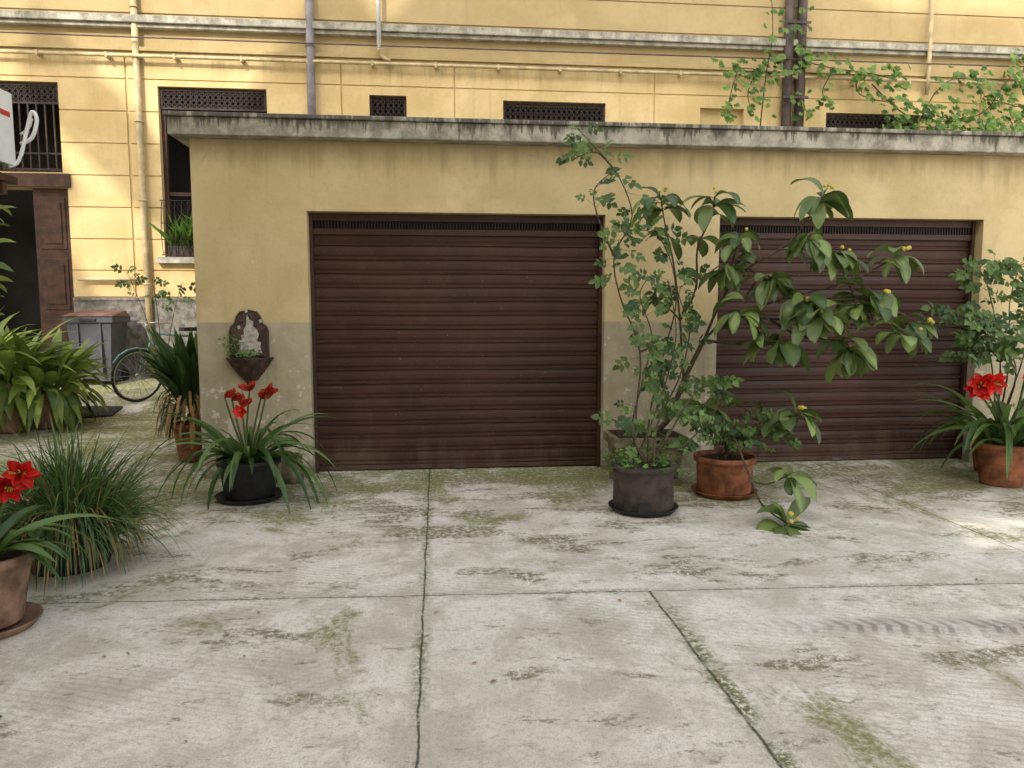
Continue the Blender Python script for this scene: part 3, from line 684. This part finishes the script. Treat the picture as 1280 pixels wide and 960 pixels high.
# --- right group
b=B(); p=G(1268,612); p.y+=.2; c=pot(b,(p.x+.04,p.y,0),.2,.36,'terra',None,taper=.8); straps(b,c,66,.55,1.05,.062,spread=.12,rise=(.6,2.6),droop=(1.2,3.4))
for u,v in ((1228,482),(1222,488),(1240,478),(1282,470)):
    q=S(u,v,5.6+U(-.1,.1)); b.tube([c,(c+q)/2+Vector((.03,0,.03)),q],.012,.009,'stem',6)
    for k in range(2): flower(b,q,Vector((U(-1,1),-1,U(-.3,.6))),.12)
b.build('potted_amaryllis.002')
b=B(); c=pot(b,(5.15,6.35,0),.22,.4,'terra')
for pl in ([(1240,460,6.3),(1225,400,6.2),(1195,392,6.1)],[(1250,440,6.3),(1235,360,6.2),(1225,335,6.1),(1245,325,6.1)],[(1262,450,6.3),(1262,380,6.2),(1275,330,6.1)],
           [(1250,450,6.2),(1225,420,6.1),(1205,395,6.0)],[(1270,470,6.2),(1240,430,6.1),(1215,455,6.0)],[(1275,460,6.2),(1290,400,6.1),(1300,340,6.1)],[(1260,460,6.2),(1240,440,6.1),(1225,400,6.0)],[(1270,470,6.2),(1255,420,6.0),(1240,400,6.0)]):
    shoots(b,[c]+[S(*q) for q in pl],'rose',.008,.003,18,.068,.42,1.3)
b.build('rose_bush')
b=B(); yb=12.15
def vine(pl,dens,sp=.28,r=.012,y=None):
    P=b.tube([S(u,v,(y or yb)+U(-.1,.1)) for u,v in pl],r,r*.4,'bark',5,5)
    L=sum((P[i+1]-P[i]).length for i in range(len(P)-1))
    for i in range(int(L*dens)):
        p=random.choice(P)+Vector((U(-sp,sp),U(-.25,.1),U(-sp,sp))); d=Vector((U(-1,1),-.5,U(-1,.1))).normalized(); lv=R(); nr=Vector((U(-.5,.5),-1,U(0,.9))).normalized(); sz=U(.07,.14)
        for q in (-1.1,-.5,0,.5,1.1):
            s_=d.cross(nr).normalized(); dd=(d*math.cos(q)+s_*math.sin(q)); b.leaf(p,dd,sz*(1-abs(q)*.25),sz*.5,'vine',.5,3,.15,'ovate',lv,side=dd.cross(nr),roll=.3)
for a in (([(950,160),(958,90),(966,40),(962,-40)],14,.18),([(1003,150),(1000,90),(1004,40),(1000,-40)],14,.18),([(975,95),(940,86),(905,85)],34,.16),([(922,88),(914,115),(908,150)],26,.12),([(945,90),(935,115),(938,135)],22,.1),([(1000,75),(1040,85),(1090,92),(1120,100)],34,.17),
           ([(1040,90),(1028,115),(1040,130)],22,.12),([(1070,98),(1075,118),(1110,128)],24,.14),([(1090,105),(1120,135),(1150,150),(1200,152)],34,.2),([(1150,150),(1170,115),(1195,98),(1225,102)],34,.2),([(1190,150),(1230,140),(1260,100),(1285,85)],50,.28),([(1110,158),(1200,160),(1300,165)],50,.2),([(1230,120),(1260,130),(1300,140)],50,.3),([(1275,110),(1285,60)],30,.2)):
    vine(*a)
for u0 in (1175,1228,1262): vine([(u0,150),(u0+U(-8,8),158),(u0+U(-14,14),166)],26,.1,.006,9.5)
b.build('climbing_vine')
# --- litter
b=B()
for i in range(190):
    x,y=U(-3,5.5),U(1.9,6.6)
    if R()<.5: y=U(5.2,6.65)
    t=U(0,6.28); b.leaf((x,y,.006),(math.cos(t),math.sin(t),.05),U(.012,.04),U(.008,.02),'dry' if R()<.75 else 'herb',.15,2)
b.build('fallen_leaves')
b=B()
for i in range(500):
    x=random.choice([U(-2.0,-1.15),U(1.5,2.6),U(-1.1,1.5)]); y=U(6.58,6.69) if not(-1.1<x<1.5) else U(6.62,6.78)
    b.leaf((x,y,.004),rdir(.3,2),U(.01,.045),.006,'herb' if R()<.5 else 'dry',1,2)
b.build('weeds')
# ---------------------------------------------------------------- light
el=math.radians(33); az=math.radians(25)
Dv=Vector((math.sin(az)*math.cos(el),math.cos(az)*math.cos(el),-math.sin(el)))
sl=bpy.data.lights.new('sun','SUN'); sl.energy=3.8; sl.angle=math.radians(.53); sl.color=(1,.94,.84)
so=bpy.data.objects.new('sun',sl); so.rotation_euler=Dv.to_track_quat('-Z','Y').to_euler(); scene.collection.objects.link(so)
w=bpy.data.worlds.new('World'); scene.world=w; w.use_nodes=True; nt=w.node_tree
bg=nt.nodes['Background']; sk=nt.nodes.new('ShaderNodeTexSky'); sk.sky_type='NISHITA'; sk.sun_disc=False; sk.sun_elevation=el; sk.sun_rotation=math.radians(205); sk.dust_density=3.0
mx=nt.nodes.new('ShaderNodeMix'); mx.data_type='RGBA'; mx.blend_type='MULTIPLY'; mx.inputs[0].default_value=1
hs=nt.nodes.new('ShaderNodeHueSaturation'); hs.inputs['Saturation'].default_value=.35
nt.links.new(sk.outputs[0],hs.inputs['Color']); nt.links.new(hs.outputs[0],mx.inputs[6]); mx.inputs[7].default_value=(1,.965,.91,1)
nt.links.new(mx.outputs[2],bg.inputs[0]); bg.inputs[1].default_value=.49
# ---------------------------------------------------------------- camera
cd=bpy.data.cameras.new('camera'); cd.sensor_width=36; cd.lens=F/1280*36; cd.clip_end=400
co=bpy.data.objects.new('camera',cd); co.location=(0,0,CH); co.rotation_euler=(math.pi/2-PH,0,-TH); scene.collection.objects.link(co); scene.camera=co
scene.view_settings.view_transform='Standard'; scene.view_settings.look='None'; scene.view_settings.exposure=0
